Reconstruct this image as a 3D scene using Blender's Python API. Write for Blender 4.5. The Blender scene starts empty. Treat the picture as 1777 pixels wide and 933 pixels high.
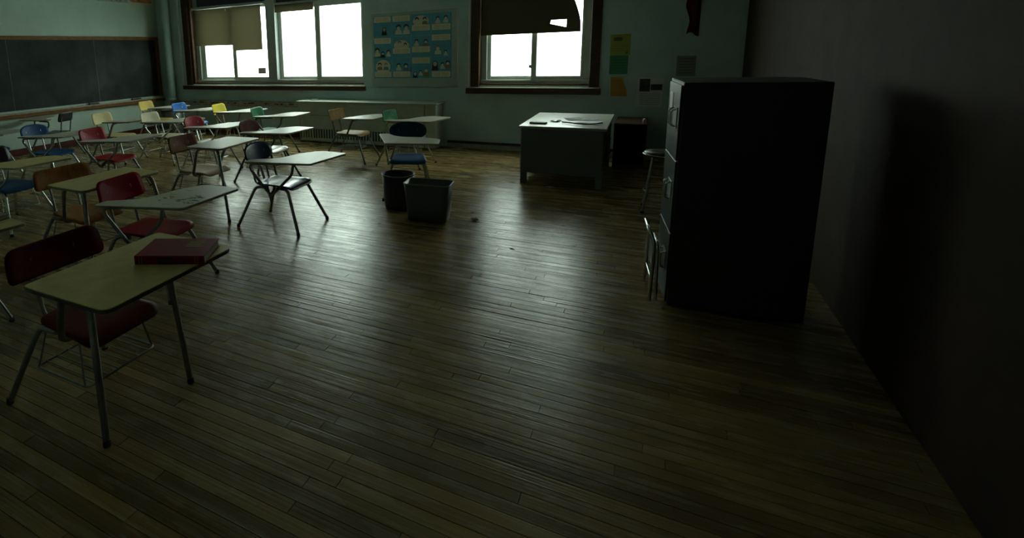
import bpy, bmesh, math, random
from mathutils import Vector, Matrix
random.seed(7)
S = bpy.context.scene
COL = S.collection
PI = math.pi

# ------------------------------------------------------------------ camera
cam_d = bpy.data.cameras.new('camera'); cam = bpy.data.objects.new('camera', cam_d); COL.objects.link(cam)
YAW, PITCH, ROLL = -0.5195099778887178, 0.17965852065553733, -0.032743681911991084
fw = Vector((math.sin(YAW), math.cos(YAW), 0)); rt = Vector((math.cos(YAW), -math.sin(YAW), 0)); up = Vector((0, 0, 1))
f2 = fw*math.cos(PITCH) - up*math.sin(PITCH); u2 = up*math.cos(PITCH) + fw*math.sin(PITCH)
r3 = rt*math.cos(ROLL) + u2*math.sin(ROLL); u3 = u2*math.cos(ROLL) - rt*math.sin(ROLL)
m = Matrix((r3, u3, -f2)).transposed().to_4x4(); m.translation = (0, 0, 1.72)
cam.matrix_world = m
cam_d.sensor_width = 36; cam_d.lens = 36*922.857/1777
cam_d.shift_x = (888.5-600)/1777; cam_d.shift_y = -(466.5-257)/1777
cam_d.clip_start = 0.02
S.camera = cam

# ------------------------------------------------------------------ sky, light, exposure
SKY = 11.0
w = bpy.data.worlds.new('overcast_sky'); S.world = w; w.use_nodes = True
nt = w.node_tree; nt.nodes.clear()
out = nt.nodes.new('ShaderNodeOutputWorld'); bg = nt.nodes.new('ShaderNodeBackground')
tc = nt.nodes.new('ShaderNodeTexCoord'); sx = nt.nodes.new('ShaderNodeSeparateXYZ'); rp = nt.nodes.new('ShaderNodeValToRGB')
mr = nt.nodes.new('ShaderNodeMapRange'); mr.inputs[1].default_value = -1; mr.inputs[2].default_value = 1
nt.links.new(tc.outputs['Generated'], sx.inputs[0]); nt.links.new(sx.outputs[2], mr.inputs[0]); nt.links.new(mr.outputs[0], rp.inputs[0])
rp.color_ramp.elements[0].position = 0.485; rp.color_ramp.elements[0].color = (.02, .022, .02, 1)     # dull ground below the horizon
rp.color_ramp.elements[1].position = 0.50; rp.color_ramp.elements[1].color = (.86, 1.0, .90, 1)
nt.links.new(rp.outputs[0], bg.inputs[0]); bg.inputs[1].default_value = SKY
nt.links.new(bg.outputs[0], out.inputs[0])
S.view_settings.view_transform = 'Standard'; S.view_settings.look = 'None'
S.view_settings.gamma = 1; S.view_settings.use_curve_mapping = False
S.view_settings.exposure = 0.0
try:
    S.cycles.max_bounces = 10; S.cycles.diffuse_bounces = 5; S.cycles.transparent_max_bounces = 12
    S.cycles.sample_clamp_indirect = 6
except Exception: pass

# ------------------------------------------------------------------ materials
MATS = {}
def mat(name, col, rough=.5, metal=0., var=.0, scale=8., bump=0., stretch=(1, 1, 1), spec=.5, col2=None, coat=0., emit=None):
    if name in MATS: return MATS[name]
    M = bpy.data.materials.new(name); M.use_nodes = True; n = M.node_tree; b = n.nodes['Principled BSDF']
    b.inputs['Base Color'].default_value = (*col, 1); b.inputs['Roughness'].default_value = rough; b.inputs['Metallic'].default_value = metal
    b.inputs['Specular IOR Level'].default_value = spec
    if coat: b.inputs['Coat Weight'].default_value = coat; b.inputs['Coat Roughness'].default_value = .15
    if var or bump:
        g = n.nodes.new('ShaderNodeTexCoord'); mp = n.nodes.new('ShaderNodeMapping'); mp.inputs['Scale'].default_value = stretch
        nz = n.nodes.new('ShaderNodeTexNoise'); nz.inputs['Scale'].default_value = scale; nz.inputs['Detail'].default_value = 6; nz.inputs['Roughness'].default_value = .6
        n.links.new(g.outputs['Object'], mp.inputs[0]); n.links.new(mp.outputs[0], nz.inputs[0])
        if var:
            r = n.nodes.new('ShaderNodeValToRGB'); r.color_ramp.elements[0].position = .3; r.color_ramp.elements[1].position = .7
            c2 = col2 or tuple(min(1, c*(1+var)) for c in col)
            c1 = tuple(c*(1-var) for c in col)
            r.color_ramp.elements[0].color = (*c1, 1); r.color_ramp.elements[1].color = (*c2, 1)
            n.links.new(nz.outputs[0], r.inputs[0]); n.links.new(r.outputs[0], b.inputs['Base Color'])
        if bump:
            bp = n.nodes.new('ShaderNodeBump'); bp.inputs['Strength'].default_value = bump; bp.inputs['Distance'].default_value = .01
            n.links.new(nz.outputs[0], bp.inputs['Height']); n.links.new(bp.outputs[0], b.inputs['Normal'])
    MATS[name] = M; return M

def floor_mat():
    M = bpy.data.materials.new('worn_varnished_oak'); M.use_nodes = True; n = M.node_tree; b = n.nodes['Principled BSDF']; L = n.links.new
    g = n.nodes.new('ShaderNodeNewGeometry'); at = n.nodes.new('ShaderNodeAttribute'); at.attribute_name = 'shade'
    oi = n.nodes.new('ShaderNodeObjectInfo'); add = n.nodes.new('ShaderNodeMath'); add.operation = 'ADD'
    L(oi.outputs['Random'], add.inputs[0]); L(at.outputs['Fac'], add.inputs[1])
    fr = n.nodes.new('ShaderNodeMath'); fr.operation = 'FRACT'; L(add.outputs[0], fr.inputs[0])
    mp = n.nodes.new('ShaderNodeMapping'); mp.inputs['Scale'].default_value = (.09, 24, 24); L(g.outputs['Position'], mp.inputs[0])
    nz = n.nodes.new('ShaderNodeTexNoise'); nz.inputs['Scale'].default_value = 3; nz.inputs['Detail'].default_value = 8; L(mp.outputs[0], nz.inputs[0])
    mx = n.nodes.new('ShaderNodeMath'); mx.operation = 'MULTIPLY_ADD'; mx.inputs[1].default_value = .55; L(fr.outputs[0], mx.inputs[0])
    sc = n.nodes.new('ShaderNodeMath'); sc.operation = 'MULTIPLY'; sc.inputs[1].default_value = .6; L(nz.outputs[0], sc.inputs[0]); L(sc.outputs[0], mx.inputs[2])
    r = n.nodes.new('ShaderNodeValToRGB'); e = r.color_ramp.elements
    e[0].position = .15; e[0].color = (.105, .066, .024, 1); e[1].position = .95; e[1].color = (.38, .27, .105, 1)
    k = e.new(.55); k.color = (.24, .165, .062, 1)
    L(mx.outputs[0], r.inputs[0])
    n2 = n.nodes.new('ShaderNodeTexNoise'); n2.inputs['Scale'].default_value = 1.3; n2.inputs['Detail'].default_value = 5; L(g.outputs['Position'], n2.inputs[0])
    wm = n.nodes.new('ShaderNodeMix'); wm.data_type = 'RGBA'; wm.blend_type = 'MULTIPLY'
    w2 = n.nodes.new('ShaderNodeMapRange'); w2.inputs[1].default_value = .35; w2.inputs[2].default_value = .7; w2.inputs[3].default_value = .0; w2.inputs[4].default_value = .45
    L(n2.outputs[0], w2.inputs[0]); L(w2.outputs[0], wm.inputs[0]); L(r.outputs[0], wm.inputs[6]); wm.inputs[7].default_value = (.45, .42, .36, 1)
    L(wm.outputs[2], b.inputs['Base Color'])
    n3 = n.nodes.new('ShaderNodeTexNoise'); n3.inputs['Scale'].default_value = 6; n3.inputs['Detail'].default_value = 5
    mp3 = n.nodes.new('ShaderNodeMapping'); mp3.inputs['Scale'].default_value = (.5, 3, 1); L(g.outputs['Position'], mp3.inputs[0]); L(mp3.outputs[0], n3.inputs[0])
    rr = n.nodes.new('ShaderNodeMapRange'); rr.inputs[1].default_value = .3; rr.inputs[2].default_value = .75; rr.inputs[3].default_value = .17; rr.inputs[4].default_value = .36
    L(n3.outputs[0], rr.inputs[0]); L(rr.outputs[0], b.inputs['Roughness'])
    bp = n.nodes.new('ShaderNodeBump'); bp.inputs['Strength'].default_value = .5; bp.inputs['Distance'].default_value = .005
    L(nz.outputs[0], bp.inputs['Height']); L(bp.outputs[0], b.inputs['Normal'])
    b.inputs['Specular IOR Level'].default_value = .40
    return M

def glass_mat():
    M = bpy.data.materials.new('window_glass'); M.use_nodes = True; n = M.node_tree; n.nodes.clear(); L = n.links.new
    o = n.nodes.new('ShaderNodeOutputMaterial'); t = n.nodes.new('ShaderNodeBsdfTransparent'); g = n.nodes.new('ShaderNodeBsdfGlossy'); g.inputs['Roughness'].default_value = .03
    mx = n.nodes.new('ShaderNodeMixShader'); mx.inputs[0].default_value = .06
    t.inputs[0].default_value = (.97, 1, .98, 1)
    L(t.outputs[0], mx.inputs[1]); L(g.outputs[0], mx.inputs[2]); L(mx.outputs[0], o.inputs[0]); return M

WALL = mat('teal_plaster', (.39, .50, .42), .55, var=.08, scale=2.2, bump=.12)
WALLF = mat('blue_green_plaster', (.40, .53, .51), .55, var=.10, scale=2.2, bump=.12)
CEIL = mat('ceiling_plaster', (.62, .64, .58), .8, var=.05, scale=2)
DWOOD = mat('dark_stained_wood', (.060, .032, .017), .4, spec=.2, var=.4, scale=6, stretch=(1, 1, 8), bump=.1)
FRAMEW = mat('brown_oak_frame', (.17, .070, .020), .45, spec=.15, var=.35, scale=7, stretch=(4, 1, 6), bump=.1)
REDWOOD = mat('dark_red_baseboard', (.09, .022, .014), .45, spec=.2, var=.3, scale=5)
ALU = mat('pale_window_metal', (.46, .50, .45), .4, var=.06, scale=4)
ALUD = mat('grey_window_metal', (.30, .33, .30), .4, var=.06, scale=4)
SLATE = mat('slate_chalkboard', (.010, .015, .014), .6, spec=.15, var=.5, scale=1.6, col2=(.034, .046, .043), bump=.03)
CHALK = mat('chalk_dust', (.15, .16, .15), .9, var=.2, scale=30)
SHADE = mat('olive_window_shade', (.068, .056, .028), .85, var=.12, scale=60)
NAVY = mat('navy_transom', (.012, .016, .032), .5, var=.2, scale=3)
WHITEP = mat('white_paint', (.62, .62, .60), .5, var=.06, scale=6)
CREAM = mat('cream_paint', (.50, .47, .36), .5, var=.1, scale=9)
RUST = mat('rusty_pipe_paint', (.34, .34, .27), .6, var=.5, scale=9, col2=(.42, .42, .34))
RUSTB = mat('bare_rust', (.14, .055, .02), .8, var=.5, scale=14)
BLACK = mat('black_paint', (.012, .012, .012), .45, var=.2, scale=9)
GREYM = mat('grey_enamel', (.12, .135, .12), .42, var=.08, scale=6)
RADM = mat('radiator_enamel', (.37, .42, .36), .45, var=.12, scale=5)
CHROME = mat('worn_chrome', (.52, .53, .50), .24, 1.0, var=.15, scale=30)
DSTEEL = mat('dark_steel_tube', (.28, .29, .26), .34, .85, var=.2, scale=25)
GSTEEL = mat('green_grey_tube', (.11, .15, .12), .42, .3, var=.15, scale=25)
BSTEEL = mat('beige_tube', (.36, .34, .25), .42, .15, var=.15, scale=25)
RUBBER = mat('black_rubber', (.012, .012, .011), .7)
LAM = mat('pale_grey_laminate', (.47, .46, .38), .40, spec=.28, var=.08, scale=14)
LAMY = mat('yellowed_laminate', (.60, .50, .20), .42, spec=.3, var=.12, scale=14)
LAMW = mat('speckled_white_laminate', (.56, .56, .46), .40, spec=.3, var=.10, scale=40)
EDGE = mat('tabletop_edge_band', (.32, .31, .24), .4)
EDGED = mat('dark_edge_band', (.055, .052, .040), .4)
SC = {
 'red': mat('red_plastic', (.27, .005, .013), .42, spec=.09, var=.12, scale=6),
 'darkred': mat('dark_red_plastic', (.10, .010, .008), .42, spec=.09, var=.25, scale=6),
 'orange': mat('orange_plywood', (.30, .125, .032), .42, spec=.09, var=.3, scale=5, stretch=(1, 6, 1)),
 'brown': mat('brown_plywood', (.15, .060, .028), .42, spec=.09, var=.3, scale=5, stretch=(1, 6, 1)),
 'tan': mat('tan_plywood', (.36, .23, .10), .42, spec=.09, var=.25, scale=5, stretch=(1, 6, 1)),
 'pink': mat('worn_pink_plywood', (.42, .29, .19), .42, spec=.09, var=.2, scale=5, stretch=(1, 6, 1)),
 'blue': mat('blue_plastic', (.016, .065, .165), .42, spec=.09, var=.15, scale=6),
 'brightblue': mat('bright_blue_plastic', (.02, .12, .40), .42, spec=.09, var=.1, scale=6),
 'navy': mat('navy_plastic', (.008, .030, .065), .30, spec=.2, var=.15, scale=6),
 'black': mat('black_plastic', (.010, .011, .014), .4, var=.2, scale=6),
 'yellow': mat('yellow_plastic', (.62, .50, .04), .42, spec=.09, var=.08, scale=6),
 'mustard': mat('mustard_plastic', (.52, .38, .10), .42, spec=.09, var=.12, scale=6),
 'paleyellow': mat('pale_yellow_plywood', (.50, .42, .20), .42, spec=.09, var=.15, scale=6),
 'white': mat('off_white_plastic', (.50, .46, .33), .42, spec=.09, var=.1, scale=6),
 'green': mat('green_plastic', (.02, .16, .065), .42, spec=.09, var=.1, scale=6),
 'grey': mat('pale_grey_plastic', (.45, .43, .36), .25, spec=.4, var=.1, scale=6),
 'glossblue': mat('glossy_blue_plastic', (.014, .055, .13), .22, spec=.5, var=.15, scale=6),
}
def translucent(M, col):
    n = M.node_tree; L = n.links.new; o = n.nodes['Material Output']; b = n.nodes['Principled BSDF']
    t = n.nodes.new('ShaderNodeBsdfTranslucent'); t.inputs[0].default_value = (*col, 1); a = n.nodes.new('ShaderNodeAddShader')
    L(b.outputs[0], a.inputs[0]); L(t.outputs[0], a.inputs[1]); L(a.outputs[0], o.inputs[0])
translucent(SHADE, (.0135, .0120, .0070))
GLASS = glass_mat()
FLOORM = floor_mat()

# ------------------------------------------------------------------ mesh helpers
def rpoly(pts, r, seg=5):
    """rounded polygon outline; r is one radius or a list"""
    n = len(pts); res = []
    for i in range(n):
        p = Vector(pts[i]); a = Vector(pts[i-1]); c = Vector(pts[(i+1) % n])
        ri = r[i] if isinstance(r, (list, tuple)) else r
        d1 = (a-p); d2 = (c-p); l1 = d1.length; l2 = d2.length; d1.normalize(); d2.normalize()
        t = min(ri, l1*.49, l2*.49)
        if t < 1e-5: res.append((p.x, p.y)); continue
        p0 = p+d1*t; p1 = p+d2*t
        for k in range(seg+1):
            s = k/seg; q = p0*(1-s)**2 + p*2*s*(1-s) + p1*s*s
            res.append((q.x, q.y))
    return res

class MB:
    def __init__(s): s.v = []; s.f = []; s.sm = []
    def add(s, vs, fs, smooth=False):
        o = len(s.v); s.v += [tuple(x) for x in vs]
        s.f += [tuple(i+o for i in f) for f in fs]; s.sm += [smooth]*len(fs); return s
    def box(s, x0, x1, y0, y1, z0, z1, b=0.):
        b = min(b, (x1-x0)*.45, (y1-y0)*.45, (z1-z0)*.45)
        if b <= 0:
            vs = [(x, y, z) for x in (x0, x1) for y in (y0, y1) for z in (z0, z1)]
            return s.add(vs, [(0, 1, 3, 2), (4, 6, 7, 5), (0, 4, 5, 1), (2, 3, 7, 6), (0, 2, 6, 4), (1, 5, 7, 3)])
        bm = bmesh.new(); bmesh.ops.create_cube(bm, size=1)
        for v in bm.verts: v.co = ((x0+x1)/2+v.co.x*(x1-x0), (y0+y1)/2+v.co.y*(y1-y0), (z0+z1)/2+v.co.z*(z1-z0))
        bmesh.ops.bevel(bm, geom=bm.edges[:], offset=b, segments=1, affect='EDGES')
        bm.verts.index_update(); s.add([v.co[:] for v in bm.verts], [[v.index for v in f.verts] for f in bm.faces]); bm.free(); return s
    def tube(s, pts, r, n=8, rnd=0.04, seg=4, closed=False):
        P = [Vector(p) for p in pts]
        if rnd and len(P) > 2:
            Q = []
            rngi = range(len(P))
            for i in rngi:
                if not closed and i in (0, len(P)-1): Q.append(P[i]); continue
                p = P[i]; a = P[i-1]; c = P[(i+1) % len(P)]
                d1 = a-p; d2 = c-p; t = min(rnd, d1.length*.48, d2.length*.48); d1.normalize(); d2.normalize()
                if abs(d1.dot(d2)+1) < 1e-4: Q.append(p); continue
                p0 = p+d1*t; p1 = p+d2*t
                for k in range(seg+1):
                    u = k/seg; Q.append(p0*(1-u)**2+p*2*u*(1-u)+p1*u*u)
            P = Q
        N = len(P); vs = []; fs = []
        t0 = (P[1]-P[0]).normalized(); ref = Vector((0, 0, 1)) if abs(t0.z) < .9 else Vector((1, 0, 0))
        nrm = t0.cross(ref).normalized()
        for i in range(N):
            if closed: t = (P[(i+1) % N]-P[i-1]).normalized()
            else: t = ((P[min(i+1, N-1)]-P[max(i-1, 0)])).normalized()
            nrm = (nrm - t*nrm.dot(t)).normalized(); bn = t.cross(nrm)
            for k in range(n):
                a = 2*PI*k/n; vs.append(P[i]+nrm*math.cos(a)*r+bn*math.sin(a)*r)
        for i in range(N if closed else N-1):
            j = (i+1) % N
            for k in range(n): fs.append((i*n+k, i*n+(k+1) % n, j*n+(k+1) % n, j*n+k))
        s.add(vs, fs, True)
        if not closed: s.add(vs[:n], [tuple(range(n))[::-1]]); s.add(vs[-n:], [tuple(range(n))])
        return s
    def prism(s, ol, z0, z1, T=None, ch=0.):
        """outline (x,y) extruded z0..z1, optional chamfer on the top and bottom rims, T maps (x,y,z)"""
        n = len(ol); cx = sum(p[0] for p in ol)/n; cy = sum(p[1] for p in ol)/n
        T = T or (lambda x, y, z: (x, y, z))
        if ch:
            def ins(d):
                res = []
                for i in range(n):
                    a = Vector(ol[i-1]); p = Vector(ol[i]); c = Vector(ol[(i+1) % n]); t = (c-a)
                    nn = Vector((-t.y, t.x)); nn.normalize() if nn.length else None
                    res.append((p.x+nn.x*d*s.sgn(ol), p.y+nn.y*d*s.sgn(ol)))
                return res
            inn = ins(ch); layers = [(inn, z0), (ol, z0+ch), (ol, z1-ch), (inn, z1)]
        else: layers = [(ol, z0), (ol, z1)]
        vs = [T(x, y, z) for l, z in layers for x, y in l]; fs = []
        for k in range(len(layers)-1):
            for i in range(n): j = (i+1) % n; fs.append((k*n+i, k*n+j, (k+1)*n+j, (k+1)*n+i))
        fs.append(tuple(range(n))[::-1]); fs.append(tuple(range((len(layers)-1)*n, len(layers)*n)))
        return s.add(vs, fs)
    @staticmethod
    def sgn(ol):
        a = sum(ol[i-1][0]*ol[i][1]-ol[i][0]*ol[i-1][1] for i in range(len(ol))); return 1 if a > 0 else -1
    def shell(s, ol, T, th, rings=5):
        """curved plate: T(x,y,side) with side -1/+1 half thickness; edge rounded"""
        n = len(ol); cx = sum(p[0] for p in ol)/n; cy = sum(p[1] for p in ol)/n; vs = []; fs = []
        def layer(side):
            idx = []
            for r in range(1, rings+1):
                k = (r/rings)**.8; t = side*(1 if r < rings else .35)
                row = []
                for x, y in ol: row.append(len(vs)); vs.append(T(cx+(x-cx)*k, cy+(y-cy)*k, t*th/2))
                idx.append(row)
            c = len(vs); vs.append(T(cx, cy, side*th/2)); return idx, c
        A, ca = layer(1); B, cb = layer(-1)
        for idx, c, fl in ((A, ca, False), (B, cb, True)):
            for i in range(n):
                j = (i+1) % n; f = (c, idx[0][i], idx[0][j]); fs.append(f[::-1] if fl else f)
                for r in range(rings-1):
                    f = (idx[r][i], idx[r+1][i], idx[r+1][j], idx[r][j]); fs.append(f[::-1] if fl else f)
        for i in range(n): j = (i+1) % n; fs.append((A[-1][i], B[-1][i], B[-1][j], A[-1][j]))
        return s.add(vs, fs, True)
    def lathe(s, prof, n=32, c=(0, 0)):
        vs = []; fs = []
        for r, z in prof:
            for k in range(n): a = 2*PI*k/n; vs.append((c[0]+r*math.cos(a), c[1]+r*math.sin(a), z))
        for i in range(len(prof)-1):
            for k in range(n): fs.append((i*n+k, i*n+(k+1) % n, (i+1)*n+(k+1) % n, (i+1)*n+k))
        return s.add(vs, fs, True)
    def mesh(s, name, m):
        me = bpy.data.meshes.new(name); me.from_pydata(s.v, [], s.f); me.polygons.foreach_set('use_smooth', s.sm)
        bm = bmesh.new(); bm.from_mesh(me); bmesh.ops.recalc_face_normals(bm, faces=bm.faces[:]); bm.to_mesh(me); bm.free()
        me.materials.append(m); me.update(); return me
    def build(s, name, m, parent=None): return place(name, s.mesh(name, m), parent)

def place(name, me, parent=None, loc=None, rotz=0):
    o = bpy.data.objects.new(name, me); COL.objects.link(o)
    if parent is not None: o.parent = parent
    if loc is not None: o.location = loc
    if rotz: o.rotation_euler = (0, 0, rotz)
    return o
def thing(name, label, cat, loc=(0, 0, 0), rotz=0, group=None):
    o = bpy.data.objects.new(name, None); COL.objects.link(o); o.empty_display_size = .1
    o.location = loc; o.rotation_euler = (0, 0, rotz); o['label'] = label; o['category'] = cat
    if group: o['group'] = group
    return o
def tag(o, label, cat, group=None):
    o['label'] = label; o['category'] = cat
    if group: o['group'] = group
    return o
def struct(o, label=None, cat=None):
    o['kind'] = 'structure'
    if label: o['label'] = label
    if cat: o['category'] = cat
    return o
def B(x0, x1, y0, y1, z0, z1, b=0.): return MB().box(x0, x1, y0, y1, z0, z1, b)

# ------------------------------------------------------------------ room shell
XL, XR, YF, YB, ZC = -10.15, 1.10, 9.0, -0.9, 3.75
W1 = (-9.12, -4.70, 1.10, 3.05)      # wide window opening: x0 x1 z0 z1
W3 = (-2.60, -0.70, 1.08, 3.05)
fm = MB()
fm.box(XL-.25, W1[0], YF, YF+.28, -.2, ZC)
fm.box(W1[0], W1[1], YF, YF+.28, -.2, W1[2]); fm.box(W1[0], W1[1], YF, YF+.28, W1[3], ZC)
fm.box(W1[1], W3[0], YF, YF+.28, -.2, ZC)
fm.box(W3[0], W3[1], YF, YF+.28, -.2, W3[2]); fm.box(W3[0], W3[1], YF, YF+.28, W3[3], ZC)
fm.box(W3[1], XR+.25, YF, YF+.28, -.2, ZC)
struct(fm.build('wall_far', WALLF), 'blue-green plaster wall with the windows', 'wall')
struct(B(XL-.25, XL, YB-.25, YF, -.2, ZC).build('wall_left', WALL), 'pale teal plaster wall carrying the chalkboard', 'wall')
struct(B(XR, XR+.25, YB-.25, YF, -.2, ZC).build('wall_right', mat('darkened_wall', (.030, .017, .010), .75, var=.3, scale=5, spec=.2)), 'unseen wall behind the file cabinet, coloured dark to look unlit', 'wall')  # unseen wall; its near-black colour stands in for darkness
struct(B(XL-.25, XR+.25, YB-.25, YB, -.2, ZC).build('wall_back', WALLF), 'dim plaster wall at the back of the room', 'wall')
struct(B(XL-.25, XR+.25, YB-.25, YF+.28, ZC, ZC+.2).build('ceiling', CEIL), 'plaster ceiling above the desks', 'ceiling')
gr = B(-60, 60, YF+.5, 90, -.7, -.5).build('ground_outside', mat('white_ground', (.80, .82, .80), .8, var=.04, scale=.5))  # ground added white so the panes stay bright below the horizon
struct(gr, 'pale bright ground outside the windows', 'ground')

# floor: subfloor + single strip boards
fl = B(XL, XR, YB, YF, -.2, -.022).build('floor', BLACK); struct(fl, 'worn varnished strip wood floor', 'floor')
BW = .0635
unit = bpy.data.meshes.new('board')
bmu = MB(); c = .035
bmu.box(0, 1, 0, 1, -1, 0)
unit = bmu.mesh('board', FLOORM)
allb = []
y = YF; row = 0
while y > YB:
    y0 = max(YB, y-BW); x = XL - random.random()*1.6
    while x < XR:
        L = random.choice((.9, 1.2, 1.5, 1.8, 2.2)); x0 = max(x, XL); x1 = min(x+L, XR)
        if x1-x0 > .03: allb.append((x0, x1, y0, y))
        x += L
    y -= BW; row += 1
def brank(b):
    cx = (b[0]+b[1])/2; cy = (b[2]+b[3])/2
    d = Vector((cx, cy, -1.72)); z = d.dot(f2)
    if z < .3: return 99
    px = 600+922.857*d.dot(r3)/z; py = 257-922.857*d.dot(u3)/z
    if px < -60 or px > 1230 or py > 560: return 50+d.length
    return d.length
allb.sort(key=brank)
stuff = MB(); shades = []
for i, (x0, x1, y0, y1) in enumerate(allb):
    dz = random.uniform(-.0006, .0006); g = .0014
    if i < 300:
        o = bpy.data.objects.new('board', unit); COL.objects.link(o); o.parent = fl
        o.location = (x0+g, y0+g, dz); o.scale = (x1-x0-2*g, y1-y0-2*g, .02)
        o.rotation_euler = (random.gauss(0, .004), random.gauss(0, .0004), 0)
    else:
        t = random.gauss(0, .00018); k = len(stuff.v)
        stuff.box(x0+g, x1-g, y0+g, y1-g, dz-.02, dz)
        for q in range(k, len(stuff.v)):
            if stuff.v[q][1] > (y0+y1)/2: stuff.v[q] = (stuff.v[q][0], stuff.v[q][1], stuff.v[q][2]+t)
        shades += [random.random()]*6
sb = stuff.build('board_field', FLOORM, fl); sb['kind'] = 'stuff'
at = sb.data.attributes.new('shade', 'FLOAT', 'FACE'); at.data.foreach_set('value', shades)

# baseboards and trims
struct(B(XL, XL+.02, 0, YF-.02, 0, .13, .004).build('baseboard_left', REDWOOD), 'dark red wooden baseboard under the chalkboard', 'baseboard')
bb = MB(); bb.box(XL+.02, -5.98, YF-.02, YF, 0, .13, .004)
struct(bb.build('baseboard_far', REDWOOD), 'dark red baseboard left of the radiator', 'baseboard')
struct(B(-3.05, XR, YF-.03, YF, .0, .075, .004).build('baseboard_right', mat('scuffed_white_base', (.33, .34, .30), .5, var=.2, scale=12)), 'scuffed pale baseboard right of the radiator', 'baseboard')
struct(B(-3.05, XR, YF-.045, YF, .076, .115, .008).build('trim_1', BLACK), 'black rail above the pale baseboard', 'trim')

# ------------------------------------------------------------------ windows
def sash(name, parent, x0, x1, z0, z1, y, wl=.05, wr=.05, wb=.06, wt=.05, mt=ALU):
    """aluminium sash: frame bars with the pane as sub-part"""
    m = MB(); m.box(x0, x0+wl, y-.03, y+.03, z0, z1, .004); m.box(x1-wr, x1, y-.03, y+.03, z0, z1, .004)
    m.box(x0+wl, x1-wr, y-.028, y+.028, z0, z0+wb, .004); m.box(x0+wl, x1-wr, y-.028, y+.028, z1-wt, z1, .004)
    o = m.build(name, mt, parent)
    B(x0+wl-.006, x1-wr+.006, y-.003, y+.003, z0+wb-.006, z1-wt+.006).build('pane', GLASS, o)
    return o
win1 = struct(thing('window_1', 'wide four-pane window beside the chalkboard', 'window', (0, YF, 1.1)))
win1.location = (0, 0, 0)
x0, x1, z0, z1 = W1
Yg = YF+.13
# dark wood casing on the left and below, pale metal frame around
B(-9.30, -9.12, YF-.035, YF, 1.06, 3.15, .006).build('casing', DWOOD, win1)
B(-9.12, -9.05, YF-.01, YF+.13, 1.10, 3.05, .004).build('jamb', DWOOD, win1)
B(-9.42, -4.66, YF-.06, YF+.0, .975, 1.062, .006).build('sill', DWOOD, win1)
B(-9.42, -4.66, YF-.066, YF+.0, 1.063, 1.072, .003).build('sill_edge', CREAM, win1)
B(-9.05, -4.70, YF+.0, YF+.20, 1.10, 1.125, .004).build('stool', DWOOD, win1)
B(-9.05, -4.70, YF+.06, YF+.20, 1.125, 1.185, .004).build('bottom_rail', ALU, win1)
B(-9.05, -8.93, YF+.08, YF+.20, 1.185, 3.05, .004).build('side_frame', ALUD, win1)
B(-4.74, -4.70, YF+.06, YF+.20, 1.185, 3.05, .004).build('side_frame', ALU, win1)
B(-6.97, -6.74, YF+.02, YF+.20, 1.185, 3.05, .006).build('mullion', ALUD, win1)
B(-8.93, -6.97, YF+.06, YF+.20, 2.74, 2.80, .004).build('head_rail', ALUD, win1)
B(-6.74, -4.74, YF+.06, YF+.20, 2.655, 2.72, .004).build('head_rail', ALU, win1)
B(-8.93, -6.97, YF+.10, YF+.13, 2.80, 3.05).build('transom_panel', NAVY, win1)
B(-6.74, -4.74, YF+.10, YF+.13, 2.72, 3.05).build('transom_panel', NAVY, win1)
sash('sash', win1, -8.93, -7.85, 1.185, 2.74, Yg+.03, .12, .09)
sash('sash', win1, -7.95, -6.97, 1.185, 2.74, Yg-.03, .10, .03, .06)
sash('sash', win1, -6.74, -5.70, 1.185, 2.655, Yg+.03, .09, .08)
sash('sash', win1, -5.80, -4.74, 1.185, 2.655, Yg-.03, .12, .03)
st = B(-7.29, -7.09, Yg-.0405, Yg-.034, 1.31, 1.435).build('pane_sticker', mat('grey_sticker', (.55, .52, .56), .6), win1)
st['label'] = 'small grey sticker on the glass'
struct(B(-9.46, -9.42, YF-.02, YF, 1.07, 3.15, .004).build('trim_2', WHITEP), 'pale plaster bead left of the wide window', 'trim')

win3 = struct(thing('window_2', 'two-pane window with a torn olive shade above the metal desk', 'window'))
B(-2.64, -2.50, YF-.035, YF+.0, 1.06, 3.15, .006).build('casing', DWOOD, win3)
B(-2.60, -2.50, YF, YF+.12, 1.08, 3.05, .004).build('jamb', DWOOD, win3)
B(-.80, -.66, YF-.035, YF+.0, 1.06, 3.15, .006).build('casing', DWOOD, win3)
B(-.80, -.70, YF, YF+.12, 1.08, 3.05, .004).build('jamb', DWOOD, win3)
B(-2.72, -.63, YF-.06, YF, .945, 1.042, .006).build('sill', DWOOD, win3)
B(-2.72, -.63, YF-.066, YF, 1.043, 1.052, .003).build('sill_edge', CREAM, win3)
B(-2.50, -.80, YF, YF+.20, 1.08, 1.11, .004).build('stool', DWOOD, win3)
B(-2.50, -.80, YF+.06, YF+.20, 1.11, 1.17, .004).build('bottom_rail', ALU, win3)
B(-2.50, -2.40, YF+.08, YF+.20, 1.17, 3.05, .004).build('side_frame', ALUD, win3)
B(-.90, -.80, YF+.08, YF+.20, 1.17, 3.05, .004).build('side_frame', ALU, win3)
sash('sash', win3, -2.40, -1.60, 1.17, 3.05, Yg+.03, .06, .06)
sash('sash', win3, -1.68, -.90, 1.17, 3.05, Yg-.03, .085, .04)
lk = MB(); lk.box(-1.71, -1.665, Yg-.075, Yg-.055, 1.36, 1.41, .004); lk.build('latch', ALUD, win3)
struct(B(-2.695, -2.655, YF-.02, YF, 1.055, 3.15, .004).build('trim_3', WHITEP), 'pale plaster bead left of the torn-shade window', 'trim')

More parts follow.
